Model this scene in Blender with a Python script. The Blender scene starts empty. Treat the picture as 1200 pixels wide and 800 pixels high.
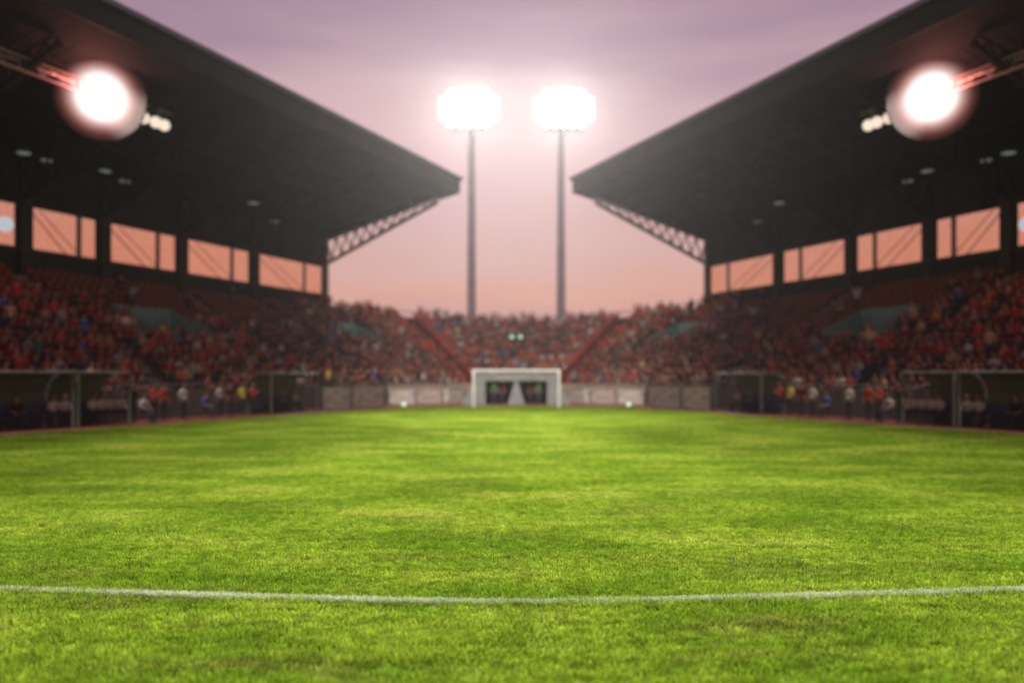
import bpy, bmesh, math, random
import numpy as np
from mathutils import Vector, Matrix
random.seed(7); rng = np.random.default_rng(7)
S = bpy.context.scene
COL = S.collection
R = math.radians

# ------------------------------------------------------------------ camera
EYE = 2.0
cam_d = bpy.data.cameras.new('camera'); cam = bpy.data.objects.new('camera', cam_d); COL.objects.link(cam)
cam.location = (0, 0, EYE); cam.rotation_euler = (R(90), 0, 0)
cam_d.lens = 30; cam_d.sensor_width = 36
cam_d.shift_y = 41 / 1200; cam_d.shift_x = -5 / 1200
cam_d.clip_start = 0.1; cam_d.clip_end = 5000
cam_d.dof.use_dof = True
cam_d.dof.focus_distance = 9.0
cam_d.dof.aperture_fstop = 0.42
S.camera = cam

# ------------------------------------------------------------------ sky
W = bpy.data.worlds.new("World"); S.world = W; W.use_nodes = True
nt = W.node_tree; N = nt.nodes; L = nt.links
N.clear()
tc = N.new('ShaderNodeTexCoord'); sep = N.new('ShaderNodeSeparateXYZ'); L.new(tc.outputs['Generated'], sep.inputs[0])
mp = N.new('ShaderNodeMapping'); mp.inputs['Scale'].default_value = (1.3, 1.3, 7.0); L.new(tc.outputs['Generated'], mp.inputs['Vector'])
ns = N.new('ShaderNodeTexNoise'); ns.inputs['Scale'].default_value = 1.7; ns.inputs['Detail'].default_value = 5; ns.inputs['Roughness'].default_value = 0.5
L.new(mp.outputs[0], ns.inputs['Vector'])
ma = N.new('ShaderNodeMath'); ma.operation = 'MULTIPLY_ADD'; ma.inputs[1].default_value = 0.28; L.new(ns.outputs['Fac'], ma.inputs[0])
sb = N.new('ShaderNodeMath'); sb.operation = 'ADD'; sb.inputs[1].default_value = -0.14
L.new(sep.outputs['Z'], sb.inputs[0]); L.new(sb.outputs[0], ma.inputs[2])
cr = N.new('ShaderNodeValToRGB'); L.new(ma.outputs[0], cr.inputs[0])
def srgb(r, g, b):
    f = lambda c: (c / 255 / 12.92) if c / 255 <= 0.04045 else ((c / 255 + 0.055) / 1.055) ** 2.4
    return (f(r), f(g), f(b), 1)
stops = [(0.0, (200, 155, 158)), (0.055, (212, 164, 164)), (0.10, (230, 174, 158)), (0.15, (226, 180, 172)), (0.22, (222, 184, 186)),
         (0.30, (210, 176, 184)), (0.38, (180, 148, 166)), (0.48, (152, 128, 150)), (0.70, (96, 84, 114)), (1.0, (66, 62, 92))]
e = cr.color_ramp.elements
e[0].position = stops[0][0]; e[0].color = srgb(*stops[0][1])
e[1].position = 1.0; e[1].color = srgb(*stops[-1][1])
for p, c in stops[1:-1]:
    k = e.new(p); k.color = srgb(*c)
bg = N.new('ShaderNodeBackground'); bg.inputs['Strength'].default_value = 0.88
L.new(cr.outputs[0], bg.inputs[0])
wo = N.new('ShaderNodeOutputWorld'); L.new(bg.outputs[0], wo.inputs[0])

# ------------------------------------------------------------------ sun, exposure
sd = bpy.data.lights.new('sun', 'SUN'); sd.energy = 2.2; sd.angle = R(6); sd.color = (1.0, 0.96, 0.84)
sun = bpy.data.objects.new('sun', sd); COL.objects.link(sun); sun.rotation_euler = (R(20), 0, 0)
S.view_settings.view_transform = 'Standard'; S.view_settings.look = 'None'
S.view_settings.exposure = 0; S.view_settings.gamma = 1
S.render.engine = 'CYCLES'
S.cycles.max_bounces = 5; S.cycles.volume_bounces = 0; S.cycles.transparent_max_bounces = 12
S.cycles.use_denoising = True
S.cycles.sample_clamp_indirect = 4

# ------------------------------------------------------------------ materials
def mat(name, col, rough=0.7, metal=0.0, noise=None, bump=0.0, spec=0.3, coord='Object'):
    """noise=(scale, colour2, contrast)"""
    m = bpy.data.materials.new(name); m.use_nodes = True
    t = m.node_tree; b = t.nodes['Principled BSDF']
    b.inputs['Base Color'].default_value = (*col, 1); b.inputs['Roughness'].default_value = rough
    b.inputs['Metallic'].default_value = metal; b.inputs['Specular IOR Level'].default_value = spec
    if noise:
        g = t.nodes.new('ShaderNodeNewGeometry') if coord == 'World' else t.nodes.new('ShaderNodeTexCoord')
        n = t.nodes.new('ShaderNodeTexNoise'); n.inputs['Scale'].default_value = noise[0]; n.inputs['Detail'].default_value = 6
        t.links.new(g.outputs['Position' if coord == 'World' else 'Object'], n.inputs['Vector'])
        r = t.nodes.new('ShaderNodeValToRGB'); r.color_ramp.elements[0].position = 0.5 - noise[2]; r.color_ramp.elements[1].position = 0.5 + noise[2]
        r.color_ramp.elements[0].color = (*col, 1); r.color_ramp.elements[1].color = (*noise[1], 1)
        t.links.new(n.outputs['Fac'], r.inputs[0]); t.links.new(r.outputs[0], b.inputs['Base Color'])
        if bump:
            bp = t.nodes.new('ShaderNodeBump'); bp.inputs['Strength'].default_value = bump; bp.inputs['Distance'].default_value = 0.02
            t.links.new(n.outputs['Fac'], bp.inputs['Height']); t.links.new(bp.outputs[0], b.inputs['Normal'])
    return m
def emit(name, col, st):
    m = bpy.data.materials.new(name); m.use_nodes = True
    b = m.node_tree.nodes['Principled BSDF']; b.inputs['Base Color'].default_value = (.8, .8, .8, 1)
    b.inputs['Emission Color'].default_value = (*col, 1); b.inputs['Emission Strength'].default_value = st
    return m
def objcol(name, rough=0.85, attr=None):
    m = bpy.data.materials.new(name); m.use_nodes = True; t = m.node_tree; b = t.nodes['Principled BSDF']
    b.inputs['Roughness'].default_value = rough; b.inputs['Specular IOR Level'].default_value = 0.15
    if attr:
        a = t.nodes.new('ShaderNodeAttribute'); a.attribute_name = attr; src = a.outputs['Color']
    else:
        a = t.nodes.new('ShaderNodeObjectInfo'); src = a.outputs['Color']
    n = t.nodes.new('ShaderNodeTexNoise'); n.inputs['Scale'].default_value = 9
    g = t.nodes.new('ShaderNodeNewGeometry'); t.links.new(g.outputs['Position'], n.inputs['Vector'])
    mr = t.nodes.new('ShaderNodeMapRange'); mr.inputs[3].default_value = 0.72; mr.inputs[4].default_value = 1.2
    t.links.new(n.outputs['Fac'], mr.inputs[0])
    mx = t.nodes.new('ShaderNodeVectorMath'); mx.operation = 'SCALE'
    t.links.new(src, mx.inputs[0]); t.links.new(mr.outputs[0], mx.inputs['Scale']); t.links.new(mx.outputs[0], b.inputs['Base Color'])
    return m
M = dict(
    concrete=mat('concrete', (.20, .185, .165), .85, noise=(1.3, (.30, .27, .23), .2), bump=.3),
    step=mat('step_concrete', (.11, .10, .095), .9, noise=(1.1, (.18, .165, .15), .2), bump=.3),
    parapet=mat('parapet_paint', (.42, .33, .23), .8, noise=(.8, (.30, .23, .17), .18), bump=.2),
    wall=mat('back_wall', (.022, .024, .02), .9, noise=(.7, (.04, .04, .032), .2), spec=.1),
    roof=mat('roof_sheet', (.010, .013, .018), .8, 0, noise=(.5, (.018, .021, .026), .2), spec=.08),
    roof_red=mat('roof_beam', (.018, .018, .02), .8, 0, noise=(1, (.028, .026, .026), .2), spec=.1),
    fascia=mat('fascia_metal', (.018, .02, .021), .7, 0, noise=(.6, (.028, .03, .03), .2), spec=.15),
    gutter=mat('gutter_metal', (.09, .10, .125), .45, .5, noise=(.6, (.12, .13, .155), .2)),
    steel=mat('painted_steel', (.30, .26, .26), .5, .4, noise=(2, (.22, .19, .19), .2)),
    column=mat('column_paint', (.30, .31, .22), .6, noise=(1.5, (.22, .23, .17), .2)),
    rib=mat('dugout_rib', (.10, .11, .09), .6, noise=(1.5, (.14, .15, .12), .2)),
    parapet_shaded=mat('side_parapet_shade', (.12, .10, .075), .8, noise=(.8, (.08, .07, .055), .18), bump=.2),  # parapet colour darkened to stand in for shade behind the dugouts
    dark=mat('dark_steel', (.03, .034, .026), .7, .1, noise=(2, (.05, .05, .04), .2), spec=.15),
    pole=mat('galvanised_pole', (.34, .29, .32), .45, .5, noise=(.8, (.27, .23, .26), .2)),
    white=mat('white_paint', (.82, .82, .82), .35, noise=(6, (.78, .78, .77), .2), spec=.5),
    fabric=mat('white_fabric', (.20, .21, .20), .85, noise=(1.4, (.13, .14, .13), .2), bump=.3),
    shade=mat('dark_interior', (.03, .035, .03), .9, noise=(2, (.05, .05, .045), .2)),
    orange=mat('orange_plastic', (.20, .055, .012), .6, noise=(3, (.14, .038, .010), .2), spec=.15),
    teal=mat('teal_paint', (.10, .22, .19), .7, noise=(1.6, (.16, .28, .25), .2)),
    red=mat('red_paint', (.26, .022, .02), .6, noise=(2, (.17, .02, .018), .2)),
    track=mat('red_track', (.22, .045, .04), .9, noise=(3, (.15, .035, .03), .2), bump=.4, coord='World'),
    ground=mat('dark_ground', (.07, .065, .06), .9, noise=(.4, (.11, .10, .09), .2), bump=.3, coord='World'),
    canopy=mat('dugout_canopy', (.13, .145, .115), .5, noise=(1.2, (.09, .10, .08), .2), spec=.3),
    seatdark=mat('bench_seat', (.05, .055, .12), .5, noise=(4, (.07, .07, .15), .2)),
    skin=mat('skin', (.28, .15, .095), .6, noise=(12, (.23, .12, .075), .2)),
    cloth=objcol('shirt_cloth'), crowd=objcol('crowd_cloth', attr='tint'),
    trousers=mat('trouser_cloth', (.035, .037, .055), .9, noise=(14, (.055, .055, .07), .2)),
    hair=mat('dark_hair', (.015, .012, .010), .6, noise=(30, (.03, .022, .016), .2)),
    lamp=emit('lit_flood_lens', (1, .99, .97), 2.4), lampred=emit('lit_roof_lens', (1, .80, .66), .9),
    lampdim=emit('dim_downlight_lens', (.75, .85, .72), .16), lampblue=emit('cool_wall_lens', (.75, .85, 1), .5),
    glowgreen=emit('green_white_glow', (.30, .9, .55), .9),
    housing=mat('lamp_housing', (.40, .40, .42), .4, .6, noise=(5, (.3, .3, .32), .2)),
    boardframe=mat('board_frame', (.25, .25, .25), .5, .4, noise=(5, (.2, .2, .2), .2)),
)
def bowl_mat(c):      # lamp lens: soft falloff and red rim painted into the emission, imitating flare
    m = bpy.data.materials.new('bowl_flare_lens'); m.use_nodes = True; t = m.node_tree; b = t.nodes['Principled BSDF']; b.inputs['Base Color'].default_value = (.01, .006, .006, 1)
    g = t.nodes.new('ShaderNodeNewGeometry'); d = t.nodes.new('ShaderNodeVectorMath'); d.operation = 'DISTANCE'; d.inputs[1].default_value = c
    t.links.new(g.outputs['Position'], d.inputs[0])
    r = t.nodes.new('ShaderNodeMapRange'); r.inputs[1].default_value = 2.05; r.inputs[2].default_value = .4; r.inputs[3].default_value = 0; r.inputs[4].default_value = 1
    t.links.new(d.outputs['Value'], r.inputs[0]); p = t.nodes.new('ShaderNodeMath'); p.operation = 'POWER'; p.inputs[1].default_value = 2.4; t.links.new(r.outputs[0], p.inputs[0])
    q = t.nodes.new('ShaderNodeMath'); q.operation = 'MULTIPLY'; q.inputs[1].default_value = 3.6; t.links.new(p.outputs[0], q.inputs[0]); t.links.new(q.outputs[0], b.inputs['Emission Strength'])
    ec = t.nodes.new('ShaderNodeValToRGB'); ec.color_ramp.elements[0].color = (1, .07, .05, 1); ec.color_ramp.elements[1].color = (1, .90, .86, 1); ec.color_ramp.elements[1].position = .62
    t.links.new(r.outputs[0], ec.inputs[0]); t.links.new(ec.outputs[0], b.inputs['Emission Color'])
    return m
# added glazing, its tint stands in for orange sky glow
m = bpy.data.materials.new('sky_tint'); m.use_nodes = True; t = m.node_tree; t.nodes.clear()
o_ = t.nodes.new('ShaderNodeOutputMaterial'); tr = t.nodes.new('ShaderNodeBsdfTransparent')
tn = t.nodes.new('ShaderNodeTexNoise'); tn.inputs['Scale'].default_value = 2.5; tg = t.nodes.new('ShaderNodeNewGeometry'); t.links.new(tg.outputs['Position'], tn.inputs['Vector'])
rr = t.nodes.new('ShaderNodeValToRGB'); rr.color_ramp.elements[0].color = (.93, .72, .62, 1); rr.color_ramp.elements[1].color = (.99, .84, .74, 1)
t.links.new(tn.outputs['Fac'], rr.inputs[0]); t.links.new(rr.outputs[0], tr.inputs[0])
gl = t.nodes.new('ShaderNodeBsdfGlossy'); gl.inputs['Roughness'].default_value = .25
mx = t.nodes.new('ShaderNodeMixShader'); mx.inputs[0].default_value = .03
t.links.new(tr.outputs[0], mx.inputs[1]); t.links.new(gl.outputs[0], mx.inputs[2]); t.links.new(mx.outputs[0], o_.inputs[0])
M['pane'] = m
# perimeter board print: soft coloured blotches on white, no legible writing
def board_mat(name, base, c2, c3, sc):
    m = bpy.data.materials.new(name); m.use_nodes = True; t = m.node_tree; b = t.nodes['Principled BSDF']; b.inputs['Roughness'].default_value = .4
    g = t.nodes.new('ShaderNodeTexCoord'); mpp = t.nodes.new('ShaderNodeMapping'); mpp.inputs['Scale'].default_value = (sc, 1, 3.2)
    t.links.new(g.outputs['Object'], mpp.inputs[0]); n = t.nodes.new('ShaderNodeTexNoise'); n.inputs['Scale'].default_value = 1.0; n.inputs['Detail'].default_value = 1
    t.links.new(mpp.outputs[0], n.inputs['Vector']); r = t.nodes.new('ShaderNodeValToRGB')
    r.color_ramp.elements[0].position = .38; r.color_ramp.elements[0].color = (*c3, 1); r.color_ramp.elements[1].position = .62; r.color_ramp.elements[1].color = (*c2, 1)
    k = r.color_ramp.elements.new(.43); k.color = (*base, 1); k = r.color_ramp.elements.new(.57); k.color = (*base, 1)
    t.links.new(n.outputs['Fac'], r.inputs[0]); t.links.new(r.outputs[0], b.inputs['Base Color'])
    return m
M['board_a'] = board_mat('board_print_white', (.46, .42, .37), (.22, .22, .28), (.34, .27, .22), .7)
M['board_b'] = board_mat('board_print_grey', (.34, .28, .24), (.34, .14, .10), (.16, .16, .16), .6)

# ------------------------------------------------------------------ grass colour shared by sheet and blades
def grass_mat(name, blade):
    m = bpy.data.materials.new(name); m.use_nodes = True; t = m.node_tree; b = t.nodes['Principled BSDF']
    b.inputs['Roughness'].default_value = .95; b.inputs['Specular IOR Level'].default_value = .04
    g = t.nodes.new('ShaderNodeNewGeometry')
    def ns(sc, det, s=(1, 1, 1), seed=0):
        mp = t.nodes.new('ShaderNodeMapping'); mp.inputs['Scale'].default_value = s; mp.inputs['Location'].default_value = (seed, seed * 2, 0)
        t.links.new(g.outputs['Position'], mp.inputs[0]); n = t.nodes.new('ShaderNodeTexNoise'); n.inputs['Scale'].default_value = sc; n.inputs['Detail'].default_value = det
        n.inputs['Roughness'].default_value = .62
        t.links.new(mp.outputs[0], n.inputs['Vector']); return n.outputs['Fac']
    def ramp(src, stops):
        r = t.nodes.new('ShaderNodeValToRGB'); e = r.color_ramp.elements
        e[0].position = stops[0][0]; e[0].color = (*stops[0][1], 1); e[1].position = stops[-1][0]; e[1].color = (*stops[-1][1], 1)
        for p, c in stops[1:-1]: k = e.new(p); k.color = (*c, 1)
        t.links.new(src, r.inputs[0]); return r.outputs[0]
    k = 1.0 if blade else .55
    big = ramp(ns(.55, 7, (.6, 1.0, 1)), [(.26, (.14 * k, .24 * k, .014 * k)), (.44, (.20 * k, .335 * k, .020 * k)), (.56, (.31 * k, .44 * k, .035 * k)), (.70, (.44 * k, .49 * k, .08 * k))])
    worn = ramp(ns(.9, 6, (.35, 1, 1), 13), [(.56, (0, 0, 0)), (.85, (1, 1, 1))])
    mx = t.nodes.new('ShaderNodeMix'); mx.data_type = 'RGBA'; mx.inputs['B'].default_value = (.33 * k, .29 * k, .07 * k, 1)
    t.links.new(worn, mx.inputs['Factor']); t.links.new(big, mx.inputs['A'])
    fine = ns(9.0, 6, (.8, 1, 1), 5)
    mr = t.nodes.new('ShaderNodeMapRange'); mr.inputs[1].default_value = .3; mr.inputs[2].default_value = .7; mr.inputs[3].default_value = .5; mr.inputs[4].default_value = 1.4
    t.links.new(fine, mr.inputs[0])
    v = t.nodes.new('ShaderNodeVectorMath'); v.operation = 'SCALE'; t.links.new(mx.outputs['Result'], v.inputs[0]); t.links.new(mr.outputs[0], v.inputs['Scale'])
    if blade:
        at = t.nodes.new('ShaderNodeAttribute'); at.attribute_name = 'tint'; v2 = t.nodes.new('ShaderNodeVectorMath'); v2.operation = 'MULTIPLY'
        t.links.new(v.outputs[0], v2.inputs[0]); t.links.new(at.outputs['Color'], v2.inputs[1]); v = v2
    t.links.new(v.outputs[0], b.inputs['Base Color'])
    if blade:
        tl = t.nodes.new('ShaderNodeBsdfTranslucent'); t.links.new(v.outputs[0], tl.inputs[0])
        ms = t.nodes.new('ShaderNodeMixShader'); ms.inputs[0].default_value = .35
        t.links.new(b.outputs[0], ms.inputs[1]); t.links.new(tl.outputs[0], ms.inputs[2]); t.links.new(ms.outputs[0], t.nodes['Material Output'].inputs[0])
    return m
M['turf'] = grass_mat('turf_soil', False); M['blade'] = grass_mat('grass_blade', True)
M['chalk'] = mat('line_paint', (.82, .85, .74), .8, noise=(22, (.55, .64, .38), .2), coord='World')

# ------------------------------------------------------------------ helpers
def tag(o, label=None, cat=None, group=None, kind=None):
    for k, v in (('label', label), ('category', cat), ('group', group), ('kind', kind)):
        if v: o[k] = v
    return o
class MB:
    def __init__(s): s.v = []; s.f = []; s.m = []
    def add(s, vs, fs, mi=0):
        b = len(s.v); s.v += [tuple(x) for x in vs]; s.f += [tuple(b + i for i in f) for f in fs]; s.m += [mi] * len(fs); return s
    def hexa(s, p, mi=0):   # 8 points: bottom 4 then top 4, same order
        return s.add(p, [(0, 3, 2, 1), (4, 5, 6, 7), (0, 1, 5, 4), (1, 2, 6, 5), (2, 3, 7, 6), (3, 0, 4, 7)], mi)
    def box(s, c, d, rz=0, mi=0):
        x, y, z = (k / 2 for k in d); ca, sa = math.cos(rz), math.sin(rz); p = []
        for dz in (-z, z):
            for dx, dy in ((-x, -y), (x, -y), (x, y), (-x, y)):
                p.append((c[0] + dx * ca - dy * sa, c[1] + dx * sa + dy * ca, c[2] + dz))
        return s.hexa(p, mi)
    def bar(s, a, b, w, h=None, mi=0):
        a = Vector(a); b = Vector(b); h = h or w; d = (b - a).normalized()
        up = Vector((0, 0, 1)) if abs(d.z) < .95 else Vector((0, 1, 0))
        x = d.cross(up).normalized() * w / 2; y = x.cross(d).normalized() * h / 2
        return s.hexa([a - x - y, a + x - y, a + x + y, a - x + y, b - x - y, b + x - y, b + x + y, b - x + y], mi)
    def tube(s, a, b, r1, r2=None, n=12, mi=0):
        a = Vector(a); b = Vector(b); r2 = r1 if r2 is None else r2; d = (b - a).normalized()
        up = Vector((0, 0, 1)) if abs(d.z) < .95 else Vector((0, 1, 0))
        x = d.cross(up).normalized(); y = x.cross(d).normalized(); vs = []
        for c, r in ((a, r1), (b, r2)):
            for i in range(n):
                q = 2 * math.pi * i / n; vs.append(c + (x * math.cos(q) + y * math.sin(q)) * r)
        return s.add(vs, [(i, (i + 1) % n, n + (i + 1) % n, n + i) for i in range(n)] + [tuple(range(n - 1, -1, -1)), tuple(range(n, 2 * n))], mi)
    def build(s, name, m, parent=None, bevel=0):
        me = bpy.data.meshes.new(name)
        org = Vector((0, 0, 0))
        if s.v and parent is None or (parent is not None):
            a = np.array([tuple(q) for q in s.v]); org = Vector((a[:, 0].mean(), a[:, 1].mean(), a[:, 2].min()))
        me.from_pydata([tuple(Vector(q) - org) for q in s.v], [], s.f)
        for k in (m if isinstance(m, (list, tuple)) else [m]): me.materials.append(k)
        me.polygons.foreach_set('material_index', s.m); me.update()
        o = bpy.data.objects.new(name, me); COL.objects.link(o); o.location = org
        if parent is not None:
            o.parent = parent; o.location = org - wloc(parent)
        if bevel:
            bv = o.modifiers.new('edge', 'BEVEL'); bv.width = bevel; bv.segments = 2; bv.limit_method = 'ANGLE'
        return o
def wloc(o):
    v = Vector(o.location)
    while o.parent: o = o.parent; v += Vector(o.location)
    return v
def empty(name, loc, label, cat, group=None):
    o = bpy.data.objects.new(name, None); COL.objects.link(o); o.location = loc; o.empty_display_size = .3
    return tag(o, label, cat, group)
def inst(src, name, loc, rz=0, parent=None, scale=None):
    o = src.copy(); o.name = name; COL.objects.link(o); o.rotation_euler = (0, 0, rz); o.parent = parent
    for k in ('label', 'category', 'group', 'kind'):
        if k in o: del o[k]
    o.location = Vector(loc) - (wloc(parent) if parent else Vector()); 
    if scale: o.scale = scale
    return o

UX, UY = .3674, .9301
def P(s, t, z, sd):           # along-stand coordinates; sd -1 left, +1 right
    return Vector((sd * (UY * s - UX * t), UX * s + UY * t, z))
def dist_t(px, s):            # position along the stand seen at photo column px
    a = (605 - px) / 1000
    return s * (UY - UX * a) / (UX + UY * a)
SIDE = {-1: 'left', 1: 'right'}
S_F, S_R, T_END, NROW = 31.0, 42.5, 62.7, 16
T_START = -26.0
FC = [(-5.77, 69.7), (-4.2, 72.3), (-2.3, 73.8), (0, 74.3)]
RC = [(-16.5, 73.9), (-12.2, 84), (-6.8, 91.5), (0, 94.5)]
def cat(pts, u):
    n = len(pts) - 1; u = min(max(u, 0), 1) * n; i = min(int(u), n - 1); f = u - i
    g = lambda k: Vector(pts[k]) if 0 <= k <= n else (Vector((-pts[n - 1][0], pts[n - 1][1])) if k > n else Vector(pts[0]) * 2 - Vector(pts[1]))
    a, b, c, d = g(i - 1), g(i), g(i + 1), g(i + 2)
    return .5 * ((2 * b) + (c - a) * f + (2 * a - 5 * b + 4 * c - d) * f * f + (3 * b - a - 3 * c + d) * f ** 3)
def row_z(r): return .85 + .425 * r
def end_pt(u, fr):            # u in -1..1 along the end stand (0 = centre), fr 0 front .. 1 rim
    k = 1 - abs(u); a = cat(FC, k); b = cat(RC, k); p = a.lerp(b, fr)
    return Vector((p.x * (1 if u < 0 else -1), p.y))

# ------------------------------------------------------------------ ground, track, pitch
g = MB().add([(-2500, -300, -.03), (2500, -300, -.03), (2500, 4000, -.03), (-2500, 4000, -.03)], [(0, 1, 2, 3)])
tag(g.build('ground', M['ground']), kind='structure')
def edge_pts(s, tmin):        # plan outline of a strip boundary, left side from near to centre
    out = [P(s, t, 0, -1) for t in np.linspace(tmin, 1.98 * s, 26)]
    return out
def outline(s, tmin, cy):
    pts = [P(s, tmin, 0, -1)]
    t1 = (s * UY - 6.5) / UX
    pts += [P(s, t, 0, -1) for t in np.linspace(tmin, t1, 20)[1:]]
    a = pts[-1]
    for k in range(1, 9):
        f = k / 8; x = a.x * (1 - f); pts.append(Vector((x, a.y + (cy - a.y) * (1 - (1 - f) ** 2), 0)))
    right = [Vector((-p.x, p.y, 0)) for p in pts[:-1]][::-1]
    return pts + right
def sheet(name, pts, z, m):
    me = MB().add([(p.x, p.y, z) for p in pts], [tuple(range(len(pts)))[::-1]]).build(name, m)
    return tag(me, kind='structure')
sheet('running_track', outline(30.6, -8, 67), -.012, M['track'])
pitch_out = outline(26.75, -8, 57.2)
pitch = sheet('pitch', pitch_out, 0.0, M['turf'])
# kerb round the pitch edge
kb = MB(); ko = outline(26.9, -8, 57.4)
for a, b in zip(ko[:-1], ko[1:]): kb.bar((a.x, a.y, -.002), (b.x, b.y, -.002), .10, .06)
tag(kb.build('pitch_kerb', M['concrete']), kind='structure')

def in_poly(x, y, poly):
    c = False; n = len(poly); j = n - 1
    for i in range(n):
        a, b = poly[i], poly[j]
        if (a.y > y) != (b.y > y) and x < (b.x - a.x) * (y - a.y) / (b.y - a.y) + a.x: c = not c
        j = i
    return c
def blade_patch(size, n, h0, h1, w):
    x = rng.uniform(-size / 2, size / 2, n); y = rng.uniform(-size / 2, size / 2, n); a = rng.uniform(0, 6.283, n)
    h = rng.uniform(h0, h1, n); ln = rng.normal(0, .45, (n, 2)) * h[:, None]; ww = w * rng.uniform(.7, 1.3, n)
    dx, dy = np.cos(a) * ww / 2, np.sin(a) * ww / 2
    z0 = np.zeros(n)
    V = np.stack([np.stack([x - dx, y - dy, z0], 1), np.stack([x + dx, y + dy, z0], 1),
                  np.stack([x + dx * .7 + ln[:, 0] * .35, y + dy * .7 + ln[:, 1] * .35, h * .6], 1), np.stack([x - dx * .7 + ln[:, 0] * .35, y - dy * .7 + ln[:, 1] * .35, h * .6], 1),
                  np.stack([x + ln[:, 0], y + ln[:, 1], h], 1)], 1).reshape(-1, 3)
    i = np.arange(n) * 5
    F = np.stack([np.stack([i, i + 1, i + 2], 1), np.stack([i, i + 2, i + 3], 1), np.stack([i + 3, i + 2, i + 4], 1)], 1).reshape(-1, 3)
    tc = rng.uniform(.45, 1.35, n); dry = (rng.random(n) < .10); T = np.stack([tc * np.where(dry, 1.5, 1), tc * np.where(dry, 1.15, 1), tc * np.where(dry, 2.2, 1)], 1)
    return V, F, np.repeat(T, 3, axis=0)
def np_mesh(name, V, F, m, tint=None):
    me = bpy.data.meshes.new(name); me.vertices.add(len(V)); me.vertices.foreach_set('co', V.astype(np.float32).ravel())
    nf, k = F.shape; me.loops.add(nf * k); me.loops.foreach_set('vertex_index', F.astype(np.int32).ravel())
    me.polygons.add(nf); me.polygons.foreach_set('loop_start', np.arange(0, nf * k, k, dtype=np.int32))
    me.update(calc_edges=True); me.materials.append(m)
    if tint is not None:
        at = me.color_attributes.new('tint', 'FLOAT_COLOR', 'CORNER')
        c = np.ones((nf * k, 4), np.float32); c[:, :3] = np.repeat(tint, k, axis=0); at.data.foreach_set('color', c.ravel())
    return me
def gn_scatter(name, pts, patch_me, seed):
    src = bpy.data.objects.new(name + '_patch', patch_me)
    me = bpy.data.meshes.new(name); me.from_pydata(pts, [], []); me.update()
    o = bpy.data.objects.new(name, me); COL.objects.link(o)
    ng = bpy.data.node_groups.new(name, 'GeometryNodeTree')
    ng.interface.new_socket('Geometry', in_out='INPUT', socket_type='NodeSocketGeometry'); ng.interface.new_socket('Geometry', in_out='OUTPUT', socket_type='NodeSocketGeometry')
    gi = ng.nodes.new('NodeGroupInput'); go = ng.nodes.new('NodeGroupOutput')
    oi = ng.nodes.new('GeometryNodeObjectInfo'); oi.inputs['Object'].default_value = src
    ip = ng.nodes.new('GeometryNodeInstanceOnPoints')
    rv = ng.nodes.new('FunctionNodeRandomValue'); rv.data_type = 'INT'; rv.inputs['Min'].default_value = 0; rv.inputs['Max'].default_value = 3
    rv.inputs['Seed'].default_value = seed
    mu = ng.nodes.new('ShaderNodeMath'); mu.operation = 'MULTIPLY'; mu.inputs[1].default_value = math.pi / 2
    cx = ng.nodes.new('ShaderNodeCombineXYZ')
    rs = ng.nodes.new('FunctionNodeRandomValue'); rs.data_type = 'FLOAT'; 
    rs.inputs[2].default_value = .75; rs.inputs[3].default_value = 1.3
    cs = ng.nodes.new('ShaderNodeCombineXYZ'); cs.inputs[0].default_value = 1; cs.inputs[1].default_value = 1
    k = ng.links.new
    k(gi.outputs[0], ip.inputs['Points']); k(oi.outputs['Geometry'], ip.inputs['Instance'])
    k([q for q in rv.outputs if q.type == 'INT'][0], mu.inputs[0]); k(mu.outputs[0], cx.inputs[2]); k(cx.outputs[0], ip.inputs['Rotation'])
    k([q for q in rs.outputs if q.type == 'VALUE'][0], cs.inputs[2]); k(cs.outputs[0], ip.inputs['Scale'])
    k(ip.outputs[0], go.inputs[0])
    md = o.modifiers.new('scatter', 'NODES'); md.node_group = ng
    return o
near, far = [], []
st = .5
for iy in range(4, 116):
    y = iy * st + .25
    for ix in range(-60, 60):
        x = ix * st + .25
        if abs(x) > .66 * y + 3: continue
        if not in_poly(x, y, pitch_out): continue
        (near if y < 20 else far).append((x + random.uniform(-.12, .12), y + random.uniform(-.12, .12), 0))
V, F, TT = blade_patch(.8, 2600, .02, .05, .0075)
tag(gn_scatter('grass', near, np_mesh('grass_patch', V, F, M['blade'], TT), 3), 'short mown bright green grass on the near part of the pitch', 'grass', kind='stuff')
V, F, TT = blade_patch(.8, 1000, .02, .05, .014)
tag(gn_scatter('grass', far, np_mesh('grass_patch', V, F, M['blade'], TT), 9), 'yellow green mown grass on the far part of the pitch up to the goal', 'grass', kind='stuff')
# white line across the near pitch, painted sheet plus painted blades
def line_y(x): return 7.49 + .118 * (math.sqrt(x * x + 1) - 1)
nl = 85000
xs = rng.uniform(-14, 14, nl); ys = np.array([line_y(q) for q in xs]) + np.clip(rng.normal(0, .045, nl), -.072, .072)
h = rng.uniform(.034, .058, nl); a = rng.uniform(0, 6.283, nl); w = .0085; lx = rng.normal(0, .012, nl); ly = rng.normal(0, .012, nl)
V = np.stack([np.stack([xs - np.cos(a) * w / 2, ys - np.sin(a) * w / 2, 0 * h + .004], 1), np.stack([xs + np.cos(a) * w / 2, ys + np.sin(a) * w / 2, 0 * h + .004], 1),
              np.stack([xs + lx, ys + ly, h], 1)], 1).reshape(-1, 3)
F = np.arange(nl * 3).reshape(-1, 3)
lo = bpy.data.objects.new('pitch_line', np_mesh('pitch_line', V, F, M['chalk'])); COL.objects.link(lo); tag(lo, kind='structure')

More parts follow.
